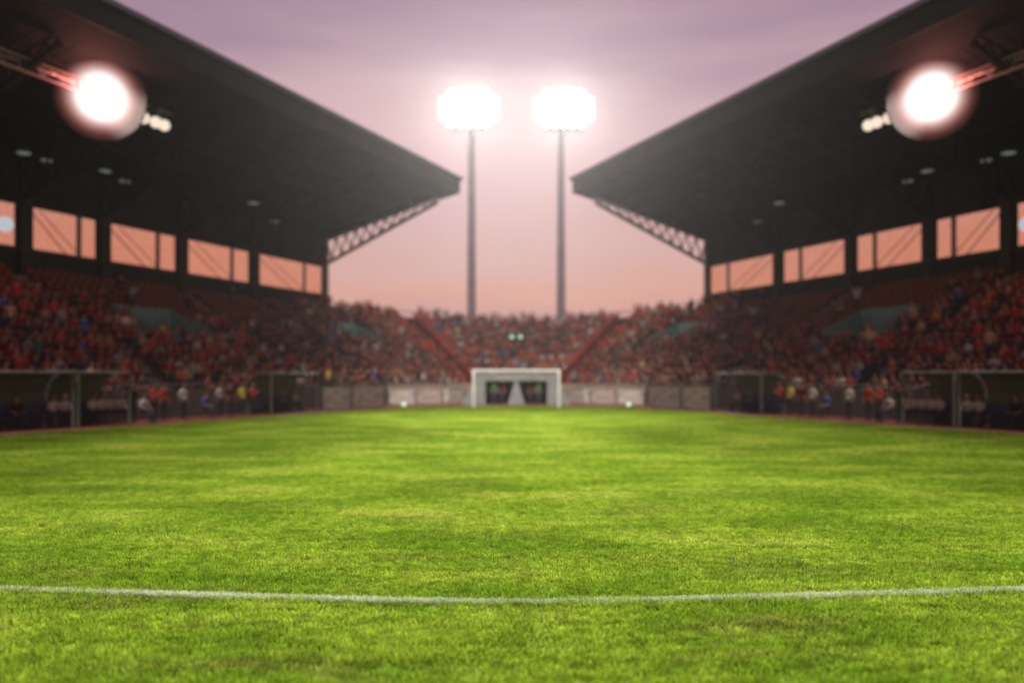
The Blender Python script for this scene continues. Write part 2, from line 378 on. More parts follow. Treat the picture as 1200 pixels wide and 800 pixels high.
# ------------------------------------------------------------------ goal
GY = 54.0
goal = empty('soccer_goal', (0, GY, 0), 'white soccer goal frame standing at the far end of the grass', 'goal')
for sx in (-1, 1): MB().bar((sx * 2.70, GY, 0), (sx * 2.70, GY, 2.3), .165, .165).build('post', M['white'], goal)
MB().bar((-2.795, GY, 2.38), (2.795, GY, 2.383), .165, .165).build('crossbar', M['white'], goal)

# ------------------------------------------------------------------ player tunnel tent behind the goal
TY = 61.0
tent = empty('tunnel_tent', (0, TY, 0), 'grey white tunnel tent with two dark openings behind the goal', 'tent')
def lerp(a, b, f): return a + (b - a) * f
tb = MB(); z1 = 2.15
tb.box((0, TY, 1.92), (5.7, .12, .46)); tb.build('valance', M['fabric'], tent)
for sx in (-1, 1):
    q = MB(); q.hexa([(sx * 2.2, TY - .06, 0), (sx * 3.9, TY - .06, 0), (sx * 3.9, TY + .06, 0), (sx * 2.2, TY + .06, 0),
                      (sx * 2.2, TY - .06, 1.69), (sx * 2.84, TY - .06, 1.69), (sx * 2.84, TY + .06, 1.69), (sx * 2.2, TY + .06, 1.69)])
    q.build('side_flap', M['fabric'], tent)
    q = MB(); q.hexa([(sx * 2.85, TY + .07, 0), (sx * 2.9, TY + .07, 0), (sx * 2.9, TY + 4, 0), (sx * 2.85, TY + 4, 0), (sx * 2.85, TY + .07, 2.14), (sx * 2.9, TY + .07, 2.14), (sx * 2.9, TY + 4, 2.14), (sx * 2.85, TY + 4, 2.14)])
    q.build('side_wall', M['fabric'], tent)
q = MB(); q.hexa([(-.62, TY - .09, 0), (.62, TY - .09, 0), (.62, TY + .06, 0), (-.62, TY + .06, 0), (-.10, TY - .05, 1.69), (.10, TY - .05, 1.69), (.10, TY + .06, 1.69), (-.10, TY + .06, 1.69)])
q.build('centre_flap', M['fabric'], tent)
q = MB(); q.box((0, TY + 2.1, 2.18), (5.9, 4.2, .06)); q.build('roof', M['fabric'], tent)
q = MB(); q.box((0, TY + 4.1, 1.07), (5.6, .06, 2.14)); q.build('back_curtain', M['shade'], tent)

# ------------------------------------------------------------------ people templates (skinned skeletons)
def skin_mesh(verts, edges, rad, sub, name):
    me = bpy.data.meshes.new(name); me.from_pydata(verts, edges, [])
    o = bpy.data.objects.new(name, me); COL.objects.link(o)
    md = o.modifiers.new('skin', 'SKIN'); md.use_smooth_shade = True
    sv = me.skin_vertices[0].data
    for i, r in enumerate(rad):
        sv[i].radius = r if isinstance(r, tuple) else (r, r); sv[i].use_root = (i == 0)
    if sub:
        s2 = o.modifiers.new('sub', 'SUBSURF'); s2.levels = sub; s2.render_levels = sub
    dg = bpy.context.evaluated_depsgraph_get(); dg.update()
    out = bpy.data.meshes.new_from_object(o.evaluated_get(dg)); bpy.data.objects.remove(o)
    return out
def skeleton(pose, full=True):
    """returns verts, edges, radii, segment kind per edge; faces +Y"""
    sit = pose.startswith('sit')
    pz = .52 if sit else .92
    lean = .05 if sit else .0
    v = [(0, 0, pz), (0, -.01, pz + .18), (0, lean - .01, pz + .38), (0, lean, pz + .50), (0, lean + .02, pz + .585), (0, lean + .045, pz + .69), (0, lean + .03, pz + .78)]
    r = [(.155, .115), (.135, .10), (.165, .11), (.075, .065), .052, (.088, .10), (.075, .085)]
    e = [(0, 1), (1, 2), (2, 3), (3, 4), (4, 5), (5, 6)]; k = ['shirt', 'shirt', 'shirt', 'skin', 'skin', 'skin']
    for sx in (-1, 1):
        b = len(v)
        if pose.endswith('up'):
            arm = [(sx * .20, lean, pz + .44), (sx * .30, lean + .10, pz + .62), (sx * .22, lean + .14, pz + .88), (sx * .20, lean + .15, pz + .98)]
        elif pose.endswith('clap'):
            arm = [(sx * .20, lean, pz + .43), (sx * .26, lean + .10, pz + .20), (sx * .09, lean + .32, pz + .30), (sx * .03, lean + .38, pz + .34)]
        elif sit:
            arm = [(sx * .20, lean, pz + .43), (sx * .25, lean + .02, pz + .17), (sx * .15, lean + .26, pz + .10), (sx * .12, lean + .34, pz + .10)]
        else:
            arm = [(sx * .20, 0, pz + .43), (sx * .25, -.02, pz + .16), (sx * .25, .05, pz - .06), (sx * .24, .07, pz - .15)]
        v += arm; r += [.062, .045, .034, (.035, .022)]
        e += [(2, b), (b, b + 1), (b + 1, b + 2), (b + 2, b + 3)]; k += ['shirt', 'shirt', 'skin', 'skin']
    for sx in (-1, 1):
        b = len(v)
        if sit: leg = [(sx * .10, .05, pz - .02), (sx * .12, .44, pz), (sx * .12, .45, .10), (sx * .12, .58, .045)]
        else: leg = [(sx * .10, 0, pz - .06), (sx * .11, .02, .50), (sx * .11, -.01, .09), (sx * .12, .13, .045)]
        if not full: leg = leg[:2] if sit else leg[:3]
        v += leg; r += [.085, .062, .045, (.04, .035)][:len(leg)]
        e += [(0, b)] + [(b + i, b + i + 1) for i in range(len(leg) - 1)]; k += ['legs'] * len(leg)
    return v, e, r, k
def classify(me, v, e, k):
    n = len(me.polygons); c = np.empty(n * 3); me.polygons.foreach_get('center', c); c = c.reshape(-1, 3)
    v = np.array(v); D = []
    for a, b in e:
        A, B = v[a], v[b]; d = B - A; tt = np.clip(((c - A) @ d) / (d @ d), 0, 1)
        D.append(np.linalg.norm(c - (A + tt[:, None] * d), axis=1))
    idx = np.argmin(np.array(D), axis=0)
    return np.array([{'shirt': 0, 'skin': 1, 'legs': 2}[k[i]] for i in idx]), c
POSES = ['sit', 'sit_clap', 'sit_up', 'stand', 'stand_up', 'stand_clap']
BODY, HAIRM, LOW = {}, {}, {}
for p in POSES:
    v, e, r, k = skeleton(p)
    me = skin_mesh(v, e, r, 1, 'person_body'); cls, c = classify(me, v, e, k)
    me.materials.clear()
    for mm in ('cloth', 'skin', 'trousers'): me.materials.append(M[mm])
    me.polygons.foreach_set('material_index', cls.astype(np.int32))
    # a nose and brow so the head reads as a face
    BODY[p] = me
    hd = Vector(v[5]); bm = bmesh.new(); bmesh.ops.create_icosphere(bm, subdivisions=2, radius=1)
    kill = [q for q in bm.verts if q.co.z < -.15 + max(0, q.co.y) * 1.1 or (q.co.y > .55 and q.co.z < .55)]
    bmesh.ops.delete(bm, geom=kill, context='VERTS')
    for q in bm.verts: q.co = Vector((q.co.x * .100, q.co.y * .112 - .012, q.co.z * .108 + .045)) + hd
    hm = bpy.data.meshes.new('hair'); bm.to_mesh(hm); bm.free(); hm.materials.append(M['hair'])
    for q in hm.polygons: q.use_smooth = True
    sol = hm; HAIRM[p] = hm
    v, e, r, k = skeleton(p, False)
    me = skin_mesh(v, e, r, 0, 'crowd_body'); bm = bmesh.new(); bm.from_mesh(me); bmesh.ops.triangulate(bm, faces=bm.faces[:]); bm.to_mesh(me); bm.free()
    cls, c = classify(me, v, e, k); h0 = v[5][2]
    hair = (cls == 1) & ((c[:, 2] > h0 + .055) | ((c[:, 2] > h0 - .05) & (c[:, 1] < v[5][1] - .03)))
    cls = np.where(hair, 3, cls)
    VV = np.empty(len(me.vertices) * 3); me.vertices.foreach_get('co', VV); FF = np.array([list(q.vertices) for q in me.polygons])
    LOW[p] = (VV.reshape(-1, 3), FF, cls)
SHIRTS = [('dark red', (.11, .010, .010)), ('red', (.24, .016, .013)), ('bright red', (.42, .03, .02)), ('orange', (.36, .10, .03)), ('white', (.50, .48, .46)),
          ('black', (.03, .03, .035)), ('tan', (.42, .30, .20)), ('blue', (.05, .12, .38)), ('grey', (.26, .26, .27)), ('yellow', (.62, .55, .08)), ('dark green', (.05, .12, .07)), ('green', (.05, .17, .05))]
SW = np.array([.30, .25, .10, .05, .05, .14, .05, .03, .04, .004, .006, .002]); SW /= SW.sum()
SD = dict(SHIRTS)
def make_person(loc, rz, pose, shirt, label, group=None, sc=1.0):
    b = bpy.data.objects.new('person', BODY[pose]); COL.objects.link(b); b.location = loc; b.rotation_euler = (0, 0, rz); b.scale = (sc,) * 3
    b.color = (*SD[shirt], 1); tag(b, label, 'person', group)
    h = bpy.data.objects.new('hair', HAIRM[pose]); COL.objects.link(h); h.parent = b
    return b

# ------------------------------------------------------------------ vomitories (stair portals) in each side stand: (t, first row, rows, half width)
VOMS = [(38.6, 7, 4, 2.3), (60.6, 8, 4, 2.1)]
AISLES = [-8.0, 10.0, 24.0, 33.0, 45.6, 53.2]
def blocked(t, r):
    for tv, r0, nr, hw in VOMS:
        if abs(t - tv) < hw + .3 and r0 <= r < r0 + nr: return True
    return any(abs(t - a) < .55 for a in AISLES)
def empty_zone(t, r):
    if t < 57 and r >= 12: return True
    if 35 < t < 51 and r >= 9: return True
    return False

seat_src = None
def seat_mesh():
    b = MB(); b.hexa([(-.21, -.02, .40), (.21, -.02, .40), (.21, .38, .42), (-.21, .38, .42), (-.21, -.02, .44), (.21, -.02, .44), (.21, .38, .45), (-.21, .38, .45)])
    b.hexa([(-.21, -.06, .43), (.21, -.06, .43), (.21, -.02, .43), (-.21, -.02, .43), (-.19, -.13, .80), (.19, -.13, .80), (.19, -.10, .80), (-.19, -.10, .80)])
    b.box((0, .1, .2), (.06, .3, .4))
    me = bpy.data.meshes.new('seat'); me.from_pydata(b.v, [], b.f); me.materials.append(M['orange']); return me
SEAT = seat_mesh()

people, seats = [], []   # candidates: (dist, sd/None, t/u, row, pos, rz)
def face(dx, dy): return math.atan2(-dx, dy)
for sd in (-1, 1):
    inw = P(0, 0, 0, sd) - P(1, 0, 0, sd)
    rz = face(inw.x, inw.y)
    for r in range(NROW):
        s = S_F + (S_R - S_F) * (r + .45) / NROW
        t = 8.0 + random.random() * .5
        n = 0
        while t < T_END - .3:
            t += .56; n += 1
            if blocked(t, r): continue
            p = P(s, t, row_z(r), sd)
            if empty_zone(t, r) and random.random() < .93: seats.append((p.length, sd, t, r, p, rz)); continue
            if t < 45 and random.random() < .10 + .012 * r: seats.append((p.length, sd, t, r, p, rz)); continue
            people.append((p.length, sd, t, r, p, rz))
    # end stand half
for r in range(NROW):
    fr = (r + .45) / NROW
    pts = [end_pt(u, fr) for u in np.linspace(-1, 1, 121)]
    us = np.linspace(-1, 1, 121); acc = 0; nxt = .3
    for i in range(120):
        a, b = pts[i], pts[i + 1]; d = (b - a).length
        while acc + d > nxt:
            f = (nxt - acc) / d; q = a.lerp(b, f); u = us[i] + (us[i + 1] - us[i]) * f
            nxt += .54
            if abs(abs(u) - .60) < .055 or abs(abs(u) - .985) < .02: continue
            if random.random() < .05: continue
            nrm = end_pt(u, 0) - end_pt(u, 1)
            z = row_z(r)
            people.append((Vector((q.x, q.y, z)).length, 0, u, r, Vector((q.x, q.y, z)), face(nrm.x, nrm.y)))
        acc += d
def infr(p, m=.615): return abs(p.x) < m * p.y
people.sort(key=lambda q: q[0]); seats.sort(key=lambda q: q[0])
N_PITCH = 44
near_p = [q for q in people if infr(q[4])][:300 - N_PITCH]; ids = {id(q) for q in near_p}
rest = [q for q in people if id(q) not in ids]
ORD = ['front', 'second', 'third', 'fourth', 'fifth', 'sixth', 'seventh', 'eighth', 'ninth', 'tenth', 'eleventh', 'twelfth', 'thirteenth', 'fourteenth', 'fifteenth', 'top']
def nth(n): 
    w = ['zeroth', 'first', 'second', 'third', 'fourth', 'fifth', 'sixth', 'seventh', 'eighth', 'ninth', 'tenth', 'eleventh', 'twelfth', 'thirteenth', 'fourteenth', 'fifteenth', 'sixteenth', 'seventeenth', 'eighteenth', 'nineteenth', 'twentieth']
    if n < 21: return w[n]
    tens = {2: 'twenty', 3: 'thirty', 4: 'forty', 5: 'fifty', 6: 'sixty', 7: 'seventy', 8: 'eighty', 9: 'ninety'}[n // 10]
    return tens + '-' + w[n % 10] if n % 10 else tens[:-1] + 'ieth'
posew = {'sit': 'seated', 'sit_clap': 'seated clapping', 'sit_up': 'seated arms-up', 'stand': 'standing', 'stand_up': 'standing arms-up', 'stand_clap': 'standing clapping'}
def rpose(r=0): return random.choices(POSES, [.55, .12, .05, .18, .04, .06])[0]
cnt = {}
near_p.sort(key=lambda q: (q[1], q[3], q[2]))
for q in near_p:
    d, sd, t, r, p, rz = q; k = (sd, r); 
    pose = rpose(); i = int(rng.choice(len(SHIRTS), p=SW)); sh = SHIRTS[i][0]
    ck = (sd, r, sh, pose); cnt[ck] = cnt.get(ck, 0) + 1; n = cnt[ck]
    side = SIDE[sd]
    lab = f'{nth(n)} {posew[pose]} fan in {sh} from the outer end, {ORD[r]} row of {side} stand'
    make_person(p, rz + random.uniform(-.35, .35), pose, sh, lab, 'spectators seated in the side stands', random.uniform(.92, 1.05))
def merge(cands, name, label):
    Vs, Fs, Cs = [], [], []; off = 0
    skin = np.array([[.28, .15, .095], [.21, .11, .07], [.34, .19, .125]])
    for d, sd, t, r, p, rz in cands:
        pose = rpose() if r < 15 else random.choice(['stand', 'sit', 'sit', 'stand_up'])
        v, f, c = LOW[pose]; a = rz + random.uniform(-.4, .4); ca, sa = math.cos(a), math.sin(a); sc = random.uniform(.9, 1.06)
        x = v[:, 0] * ca - v[:, 1] * sa; y = v[:, 0] * sa + v[:, 1] * ca
        Vs.append(np.stack([x * sc + p.x + random.uniform(-.06, .06), y * sc + p.y, v[:, 2] * sc + p.z], 1)); Fs.append(f + off); off += len(v)
        sh = np.array(SHIRTS[int(rng.choice(len(SHIRTS), p=SW))][1]) * random.uniform(.7, 1.2)
        if sd == 0 and random.random() < .45: sh = np.array(random.choice([(.50, .14, .06), (.42, .03, .02), (.50, .46, .42), (.48, .05, .03), (.36, .02, .018), (.40, .10, .04)]))
        if abs(abs(t) - .60) < .11 and sd == 0: sh = np.array((.50, .04, .03))
        pal = np.array([sh, random.choice(skin), (.04, .04, .06), (.02, .016, .014)])
        Cs.append(pal[c])
    V = np.concatenate(Vs); F = np.concatenate(Fs); C = np.concatenate(Cs)
    o = bpy.data.objects.new(name, np_mesh(name, V, F, M['crowd'], C)); COL.objects.link(o)
    tag(o, label, 'crowd', kind='stuff'); return o
merge([q for q in rest if q[1] == -1], 'crowd', 'mass of mostly red shirted spectators filling the left roofed stand')
merge([q for q in rest if q[1] == 1], 'crowd', 'mass of mostly red shirted spectators filling the right roofed stand')
merge([q for q in rest if q[1] == 0], 'crowd', 'mass of red shirted spectators filling the open end stand behind the goal')

# ------------------------------------------------------------------ side grandstands
T_COL = [-26, -16, -6, 2.5, 11, 19, 27, dist_t(25, 42.7), dist_t(118, 42.7), dist_t(210, 42.7), dist_t(295, 42.7), T_END]
def strip(mb, s0, z0, s1, z1, t0, t1, th, sd, mi=0):
    mb.hexa([P(s0, t0, z0 - th, sd), P(s1, t0, z1 - th, sd), P(s1, t1, z1 - th, sd), P(s0, t1, z0 - th, sd),
             P(s0, t0, z0, sd), P(s1, t0, z1, sd), P(s1, t1, z1, sd), P(s0, t1, z0, sd)], mi)
def roof_z(s): return 17.9 - .27 * (s - 30)    # top face
for sd in (-1, 1):
    nm = SIDE[sd]
    G = empty('grandstand', P(31, 30, 0, sd), f'roofed grandstand {nm} of the pitch with red crowd and dark cantilever roof', 'grandstand')
    dp = (S_R - S_F) / NROW
    for r in range(NROW):
        s0 = S_F + dp * r; b = MB(); z = row_z(r)
        cuts = [T_START] + [c for tv, r0, nr, hw in VOMS if r0 <= r < r0 + nr for c in (tv - hw, tv + hw)] + [T_END]
        for a_, b_ in zip(cuts[::2], cuts[1::2]): b.hexa([P(s0, a_, z - .6, sd), P(s0 + dp + .02, a_, z - .6, sd), P(s0 + dp + .02, b_, z - .6, sd), P(s0, b_, z - .6, sd),
                P(s0, a_, z, sd), P(s0 + dp + .02, a_, z, sd), P(s0 + dp + .02, b_, z, sd), P(s0, b_, z, sd)])
        b.build('terrace_step', M['step'], G)
    # front parapet panels
    tt = np.linspace(T_START, T_END, 19)
    for a, c in zip(tt[:-1], tt[1:]):
        b = MB(); strip(b, S_F - .25, 1.38, S_F - .02, 1.38, a + .02, c - .02, 1.4, sd); b.build('parapet_panel', M['parapet_shaded'] if a < 48 else M['parapet'], G)
    b = MB(); b.bar(P(S_F - .13, T_START, 1.62, sd), P(S_F - .13, T_END, 1.62, sd), .06); 
    for t in np.arange(T_START + .5, T_END, 2.2): b.bar(P(S_F - .13, t, 1.38, sd), P(S_F - .13, t, 1.59, sd), .05)
    b.build('handrail', M['steel'], G)
    # aisles: half-height steps
    for t in AISLES:
        b = MB()
        for r in range(NROW):
            s0 = S_F + dp * r
            strip(b, s0 + .002, row_z(r) + .2, s0 + dp * .5, row_z(r) + .2, t - .45, t + .45, .19, sd)
        b.build('aisle_steps', M['concrete'], G)
    # vomitories
    for tv, r0, nr, hw in VOMS:
        s0 = S_F + dp * r0; s1 = S_F + dp * (r0 + nr); z0 = row_z(r0) - .5; zt = row_z(r0 + nr) + .55
        b = MB(); b.hexa([P(s0 - .1, tv - hw, z0, sd), P(s1, tv - hw, z0, sd), P(s1, tv - hw + .2, z0, sd), P(s0 - .1, tv - hw + .2, z0, sd),
                          P(s0 - .1, tv - hw, z0 + 1.5, sd), P(s1, tv - hw, zt, sd), P(s1, tv - hw + .2, zt, sd), P(s0 - .1, tv - hw + .2, z0 + 1.5, sd)])
        vv = b.build('portal_wall', M['teal'], G)
        b = MB(); b.hexa([P(s0 - .1, tv + hw - .2, z0, sd), P(s1, tv + hw - .2, z0, sd), P(s1, tv + hw, z0, sd), P(s0 - .1, tv + hw, z0, sd),
                          P(s0 - .1, tv + hw - .2, z0 + 1.5, sd), P(s1, tv + hw - .2, zt, sd), P(s1, tv + hw, zt, sd), P(s0 - .1, tv + hw, z0 + 1.5, sd)])
        b.build('portal_wall', M['teal'], G)
        b = MB(); strip(b, s1 - .18, zt - .01, s1 + .05, zt - .01, tv - hw + .21, tv + hw - .21, 1.0, sd)
        strip(b, s1 - .17, zt - 1.02, s1 + .05, zt - 1.02, tv - hw + .21, tv - .7, 1.6, sd); strip(b, s1 - .17, zt - 1.02, s1 + .05, zt - 1.02, tv + .7, tv + hw - .21, 1.6, sd)
        b.build('portal_lintel', M['teal'], G)
        b = MB(); strip(b, s0 - .1, z0 + .1, s1 + 1.5, z0 + .1, tv - hw + .21, tv + hw - .21, .2, sd); b.build('portal_floor', M['concrete'], G)
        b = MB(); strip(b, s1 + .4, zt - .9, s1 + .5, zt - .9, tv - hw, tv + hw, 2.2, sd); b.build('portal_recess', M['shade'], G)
        b = MB(); b.bar(P(s0 - .15, tv - hw, z0 + 1.0, sd), P(s0 - .15, tv + hw, z0 + 1.0, sd), .06); b.bar(P(s0 - .15, tv - hw, z0 + .55, sd), P(s0 - .15, tv + hw, z0 + .55, sd), .04)
        b.build('portal_rail', M['steel'], G)
    # back wall below and above the windows
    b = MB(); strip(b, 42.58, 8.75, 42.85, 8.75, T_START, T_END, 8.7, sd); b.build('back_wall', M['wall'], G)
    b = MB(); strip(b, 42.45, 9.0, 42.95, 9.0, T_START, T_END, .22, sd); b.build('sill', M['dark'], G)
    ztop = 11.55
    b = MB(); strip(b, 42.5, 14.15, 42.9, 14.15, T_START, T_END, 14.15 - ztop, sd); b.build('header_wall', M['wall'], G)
    for i, t in enumerate(T_COL):
        last = i == len(T_COL) - 1
        w = .30 if last else .34
        b = MB(); z0, z1 = (0.0, 14.0)
        strip(b, 42.2, z1, 42.44, z1, t - w, t + w * (0 if last else 1), z1 - 7.3, sd); b.build('column', M['column'] if last else M['dark'], G)
    for a, c in zip(T_COL[:-1], T_COL[1:]):      # bays: frame, mullion, braces and pane as one window part with sub-parts
        wdt = c - a; b = MB()
        strip(b, 42.55, 9.12, 42.68, 9.12, a + .003, c - .003, .12, sd); strip(b, 42.55, ztop - .002, 42.68, ztop - .002, a + .003, c - .003, .12, sd)
        strip(b, 42.552, ztop - .13, 42.678, ztop - .13, a + .004, a + .45, ztop - 9.26, sd); strip(b, 42.552, ztop - .13, 42.678, ztop - .13, c - .45, c - .004, ztop - 9.26, sd)
        wn = b.build('window', M['dark'], G)
        tm = a + wdt * .69
        b = MB(); strip(b, 42.55, ztop - .13, 42.68, ztop - .13, tm - .14, tm + .14, ztop - 9.26, sd); b.build('mullion', M['steel'], wn)
        b = MB(); b.bar(P(42.75, a + .5, ztop - .2, sd), P(42.75, a + wdt * .55, 9.1, sd), .05); b.build('brace', M['steel'], wn)
        b = MB(); b.bar(P(42.75, a + wdt * .22, ztop - .2, sd), P(42.75, tm, 9.3, sd), .04); b.build('brace', M['steel'], wn)
        for x0, x1 in ((a + .46, tm - .15), (tm + .15, c - .46)):
            b = MB(); strip(b, 42.60, ztop - .13, 42.61, ztop - .13, x0, x1, ztop - 9.26, sd); b.build('pane', M['pane'], wn)
    # roof: sheets per bay, purlins, fascia
    rf = MB(); s_f, s_b = 30.0, 43.4
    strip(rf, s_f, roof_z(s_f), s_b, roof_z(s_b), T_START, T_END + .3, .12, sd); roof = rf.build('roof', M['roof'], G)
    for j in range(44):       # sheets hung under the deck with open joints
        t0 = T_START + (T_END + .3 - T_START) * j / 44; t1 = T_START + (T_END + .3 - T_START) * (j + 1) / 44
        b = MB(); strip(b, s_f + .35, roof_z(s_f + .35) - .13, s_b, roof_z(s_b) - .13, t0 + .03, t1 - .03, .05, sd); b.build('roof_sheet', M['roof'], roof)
    for s in (31.6, 34.2, 36.8, 39.4, 42.0):
        b = MB(); b.bar(P(s, T_START, roof_z(s) - .32, sd), P(s, T_END + .1, roof_z(s) - .32, sd), .14, .24); b.build('purlin', M['roof_red'], roof)
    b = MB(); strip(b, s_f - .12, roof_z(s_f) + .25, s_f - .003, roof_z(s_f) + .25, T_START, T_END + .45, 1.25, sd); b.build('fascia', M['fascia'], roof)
    b = MB(); strip(b, s_f + .0, roof_z(s_f) + .2, s_b, roof_z(s_b) + .2, T_END + .305, T_END + .44, .95, sd); b.build('end_fascia', M['roof_red'], roof)
    b = MB(); strip(b, s_f - .4, roof_z(s_f) + .30, s_f - .122, roof_z(s_f) + .30, T_START, T_END + .45, .25, sd); b.build('gutter', M['gutter'], roof)
    b = MB()
    strip(b, s_f, roof_z(s_f) - .62, s_f + 1.7, roof_z(s_f + 1.7) - .55, T_START, T_END + .3, .4, sd); b.build('soffit', M['roof'], roof)
    # cantilever trusses
    for i, t in enumerate(T_COL):
        last = i == len(T_COL) - 1
        tq = t - .15
        T = MB(); sT = 31.6
        top = lambda s: P(s, tq, roof_z(s) - .75, sd)
        bot = lambda s: P(s, tq, 16.25 + (s - sT) / (42.3 - sT) * (11.75 - 16.25), sd)
        tr_ = T.bar(top(sT), top(42.3), .16).build('roof_truss', M['steel'] if last else M['roof_red'], G)
        b = MB(); b.bar(bot(sT), bot(42.3), .24); b.build('bottom_chord', M['steel'] if last else M['roof_red'], tr_)
        nn = 11; prev = None; jb = MB()
        for k in range(nn):
            sa = sT + (42.3 - sT) * k / nn; sb_ = sT + (42.3 - sT) * (k + .5) / nn; sc_ = sT + (42.3 - sT) * (k + 1) / nn
            for p0, p1 in ((top(sa), bot(sb_)), (bot(sb_), top(sc_))):
                if last: MB().bar(p0, p1, .13).build('web_bar', M['steel'], tr_)
                else: jb.bar(p0, p1, .12)
        if not last: jb.build('web', M['roof_red'], tr_)
    # seats
    mine = [q for q in seats if q[1] == sd]; vis = [q for q in mine if infr(q[4])][:300]; vid = {id(q) for q in vis}
    for q in vis:
        o = bpy.data.objects.new('seat', SEAT); COL.objects.link(o); o.parent = G; o.location = q[4] - wloc(G); o.rotation_euler = (0, 0, q[5])
    b = MB(); sv = [v.co.copy() for v in SEAT.vertices]; sf = [tuple(p.vertices) for p in SEAT.polygons]
    for q in mine:
        if id(q) in vid: continue
        mt = Matrix.Translation(q[4]) @ Matrix.Rotation(q[5], 4, 'Z'); b.add([mt @ v for v in sv], sf)
    tag(b.build('seat_rows', M['orange'], G), kind='stuff')

# ------------------------------------------------------------------ end stand
E = empty('end_stand', (0, 74, 0), 'open curved end stand packed with red shirted crowd behind the goal', 'grandstand')
US = np.linspace(-1, 1, 61)
for r in range(NROW):
    b = MB(); z = row_z(r)
    for u0, u1 in zip(US[:-1], US[1:]):
        a, c = end_pt(u0, r / NROW), end_pt(u1, r / NROW); d, e_ = end_pt(u1, (r + 1) / NROW), end_pt(u0, (r + 1) / NROW)
        b.add([(a.x, a.y, z - .6), (c.x, c.y, z - .6), (a.x, a.y, z), (c.x, c.y, z), (e_.x, e_.y, z), (d.x, d.y, z)], [(0, 1, 3, 2), (2, 3, 5, 4)])
    b.build('terrace_step', M['step'], E)
for i in range(0, 60, 5):
    b = MB()
    for j in range(i, i + 5):
        a, c = end_pt(US[j], -.012), end_pt(US[j + 1], -.012); d, e_ = end_pt(US[j + 1], -.002), end_pt(US[j], -.002)
        b.hexa([(a.x, a.y, -.02), (c.x, c.y, -.02), (d.x, d.y, -.02), (e_.x, e_.y, -.02), (a.x, a.y, 1.38), (c.x, c.y, 1.38), (d.x, d.y, 1.38), (e_.x, e_.y, 1.38)])
    b.build('parapet_panel', M['parapet'], E)
b = MB()
for u0, u1 in zip(US[:-1], US[1:]):
    a, c, d, e_ = end_pt(u0, 1.0), end_pt(u1, 1.0), end_pt(u1, 1.012), end_pt(u0, 1.012)
    b.hexa([(a.x, a.y, 0), (c.x, c.y, 0), (d.x, d.y, 0), (e_.x, e_.y, 0), (a.x, a.y, 7.95), (c.x, c.y, 7.95), (d.x, d.y, 7.95), (e_.x, e_.y, 7.95)])
b.build('back_wall', M['wall'], E)
b = MB()
for u0, u1 in zip(US[:-1], US[1:]):
    a, c = end_pt(u0, 1.006), end_pt(u1, 1.006); b.bar((a.x, a.y, 8.6), (c.x, c.y, 8.6), .06); b.bar((a.x, a.y, 7.95), (a.x, a.y, 8.57), .05)
b.build('rim_rail', M['dark'], E)
for sx in (-1, 1):
    b = MB()                       # red stairway with its solid side barriers
    for r in range(NROW):
        for q in (0, 1):
            u = sx * .60; f0 = (r + .5 * q) / NROW; f1 = (r + .5 * q + .5) / NROW; z = row_z(r) + .02 + .2 * q; k = .045
            a, c, d, e_ = end_pt(u - k, f0), end_pt(u + k, f0), end_pt(u + k, f1), end_pt(u - k, f1)
            b.hexa([(a.x, a.y, z - .3), (c.x, c.y, z - .3), (d.x, d.y, z - .3), (e_.x, e_.y, z - .3), (a.x, a.y, z), (c.x, c.y, z), (d.x, d.y, z), (e_.x, e_.y, z)])
    b.build('aisle_steps', M['red'], E)
    for k in (-.05, .05):
        b = MB(); a = end_pt(sx * .60 + k, 0); c = end_pt(sx * .60 + k, 1); n = (c - a).normalized(); o2 = Vector((-n.y, n.x)) * .04
        z0 = row_z(0) - .1; z1 = row_z(15) + .2
        b.hexa([(a.x - o2.x, a.y - o2.y, z0), (a.x + o2.x, a.y + o2.y, z0), (c.x + o2.x, c.y + o2.y, z1), (c.x - o2.x, c.y - o2.y, z1),
                (a.x - o2.x, a.y - o2.y, z0 + 1.15), (a.x + o2.x, a.y + o2.y, z0 + 1.15), (c.x + o2.x, c.y + o2.y, z1 + 1.15), (c.x - o2.x, c.y - o2.y, z1 + 1.15)])
        b.build('stair_barrier', M['red'], E)

# ------------------------------------------------------------------ perimeter boards
def board(a, b_, h, m, label, group):
    a = Vector(a); b_ = Vector(b_); mid = (a + b_) / 2; rz = math.atan2(b_.y - a.y, b_.x - a.x); ln = (b_ - a).length
    root = empty('advertising_board', (mid.x, mid.y, 0), label, 'advertising board', group); root.rotation_euler = (0, 0, rz)
    for nm, mb, mt in (('panel', MB().box((0, 0, .06 + h / 2), (ln - .12, .06, h)), m),
                       ('frame', MB().box((0, .0, h + .085), (ln, .09, .05)).box((0, 0, .03), (ln, .09, .055)).box((-ln / 2 + .03, 0, .06 + h / 2), (.058, .088, h)).box((ln / 2 - .03, 0, .06 + h / 2), (.058, .088, h)), M['boardframe']),
                       ('stay', MB().bar((-ln / 3, .05, h * .8), (-ln / 3, .6, .02), .04).bar((ln / 3, .05, h * .8), (ln / 3, .6, .02), .04), M['dark'])):
        me = bpy.data.meshes.new(nm); me.from_pydata([tuple(q) for q in mb.v], [], mb.f); me.materials.append(mt)
        o = bpy.data.objects.new(nm, me); COL.objects.link(o); o.parent = root
    return root
bnum = {-1: 0, 1: 0}
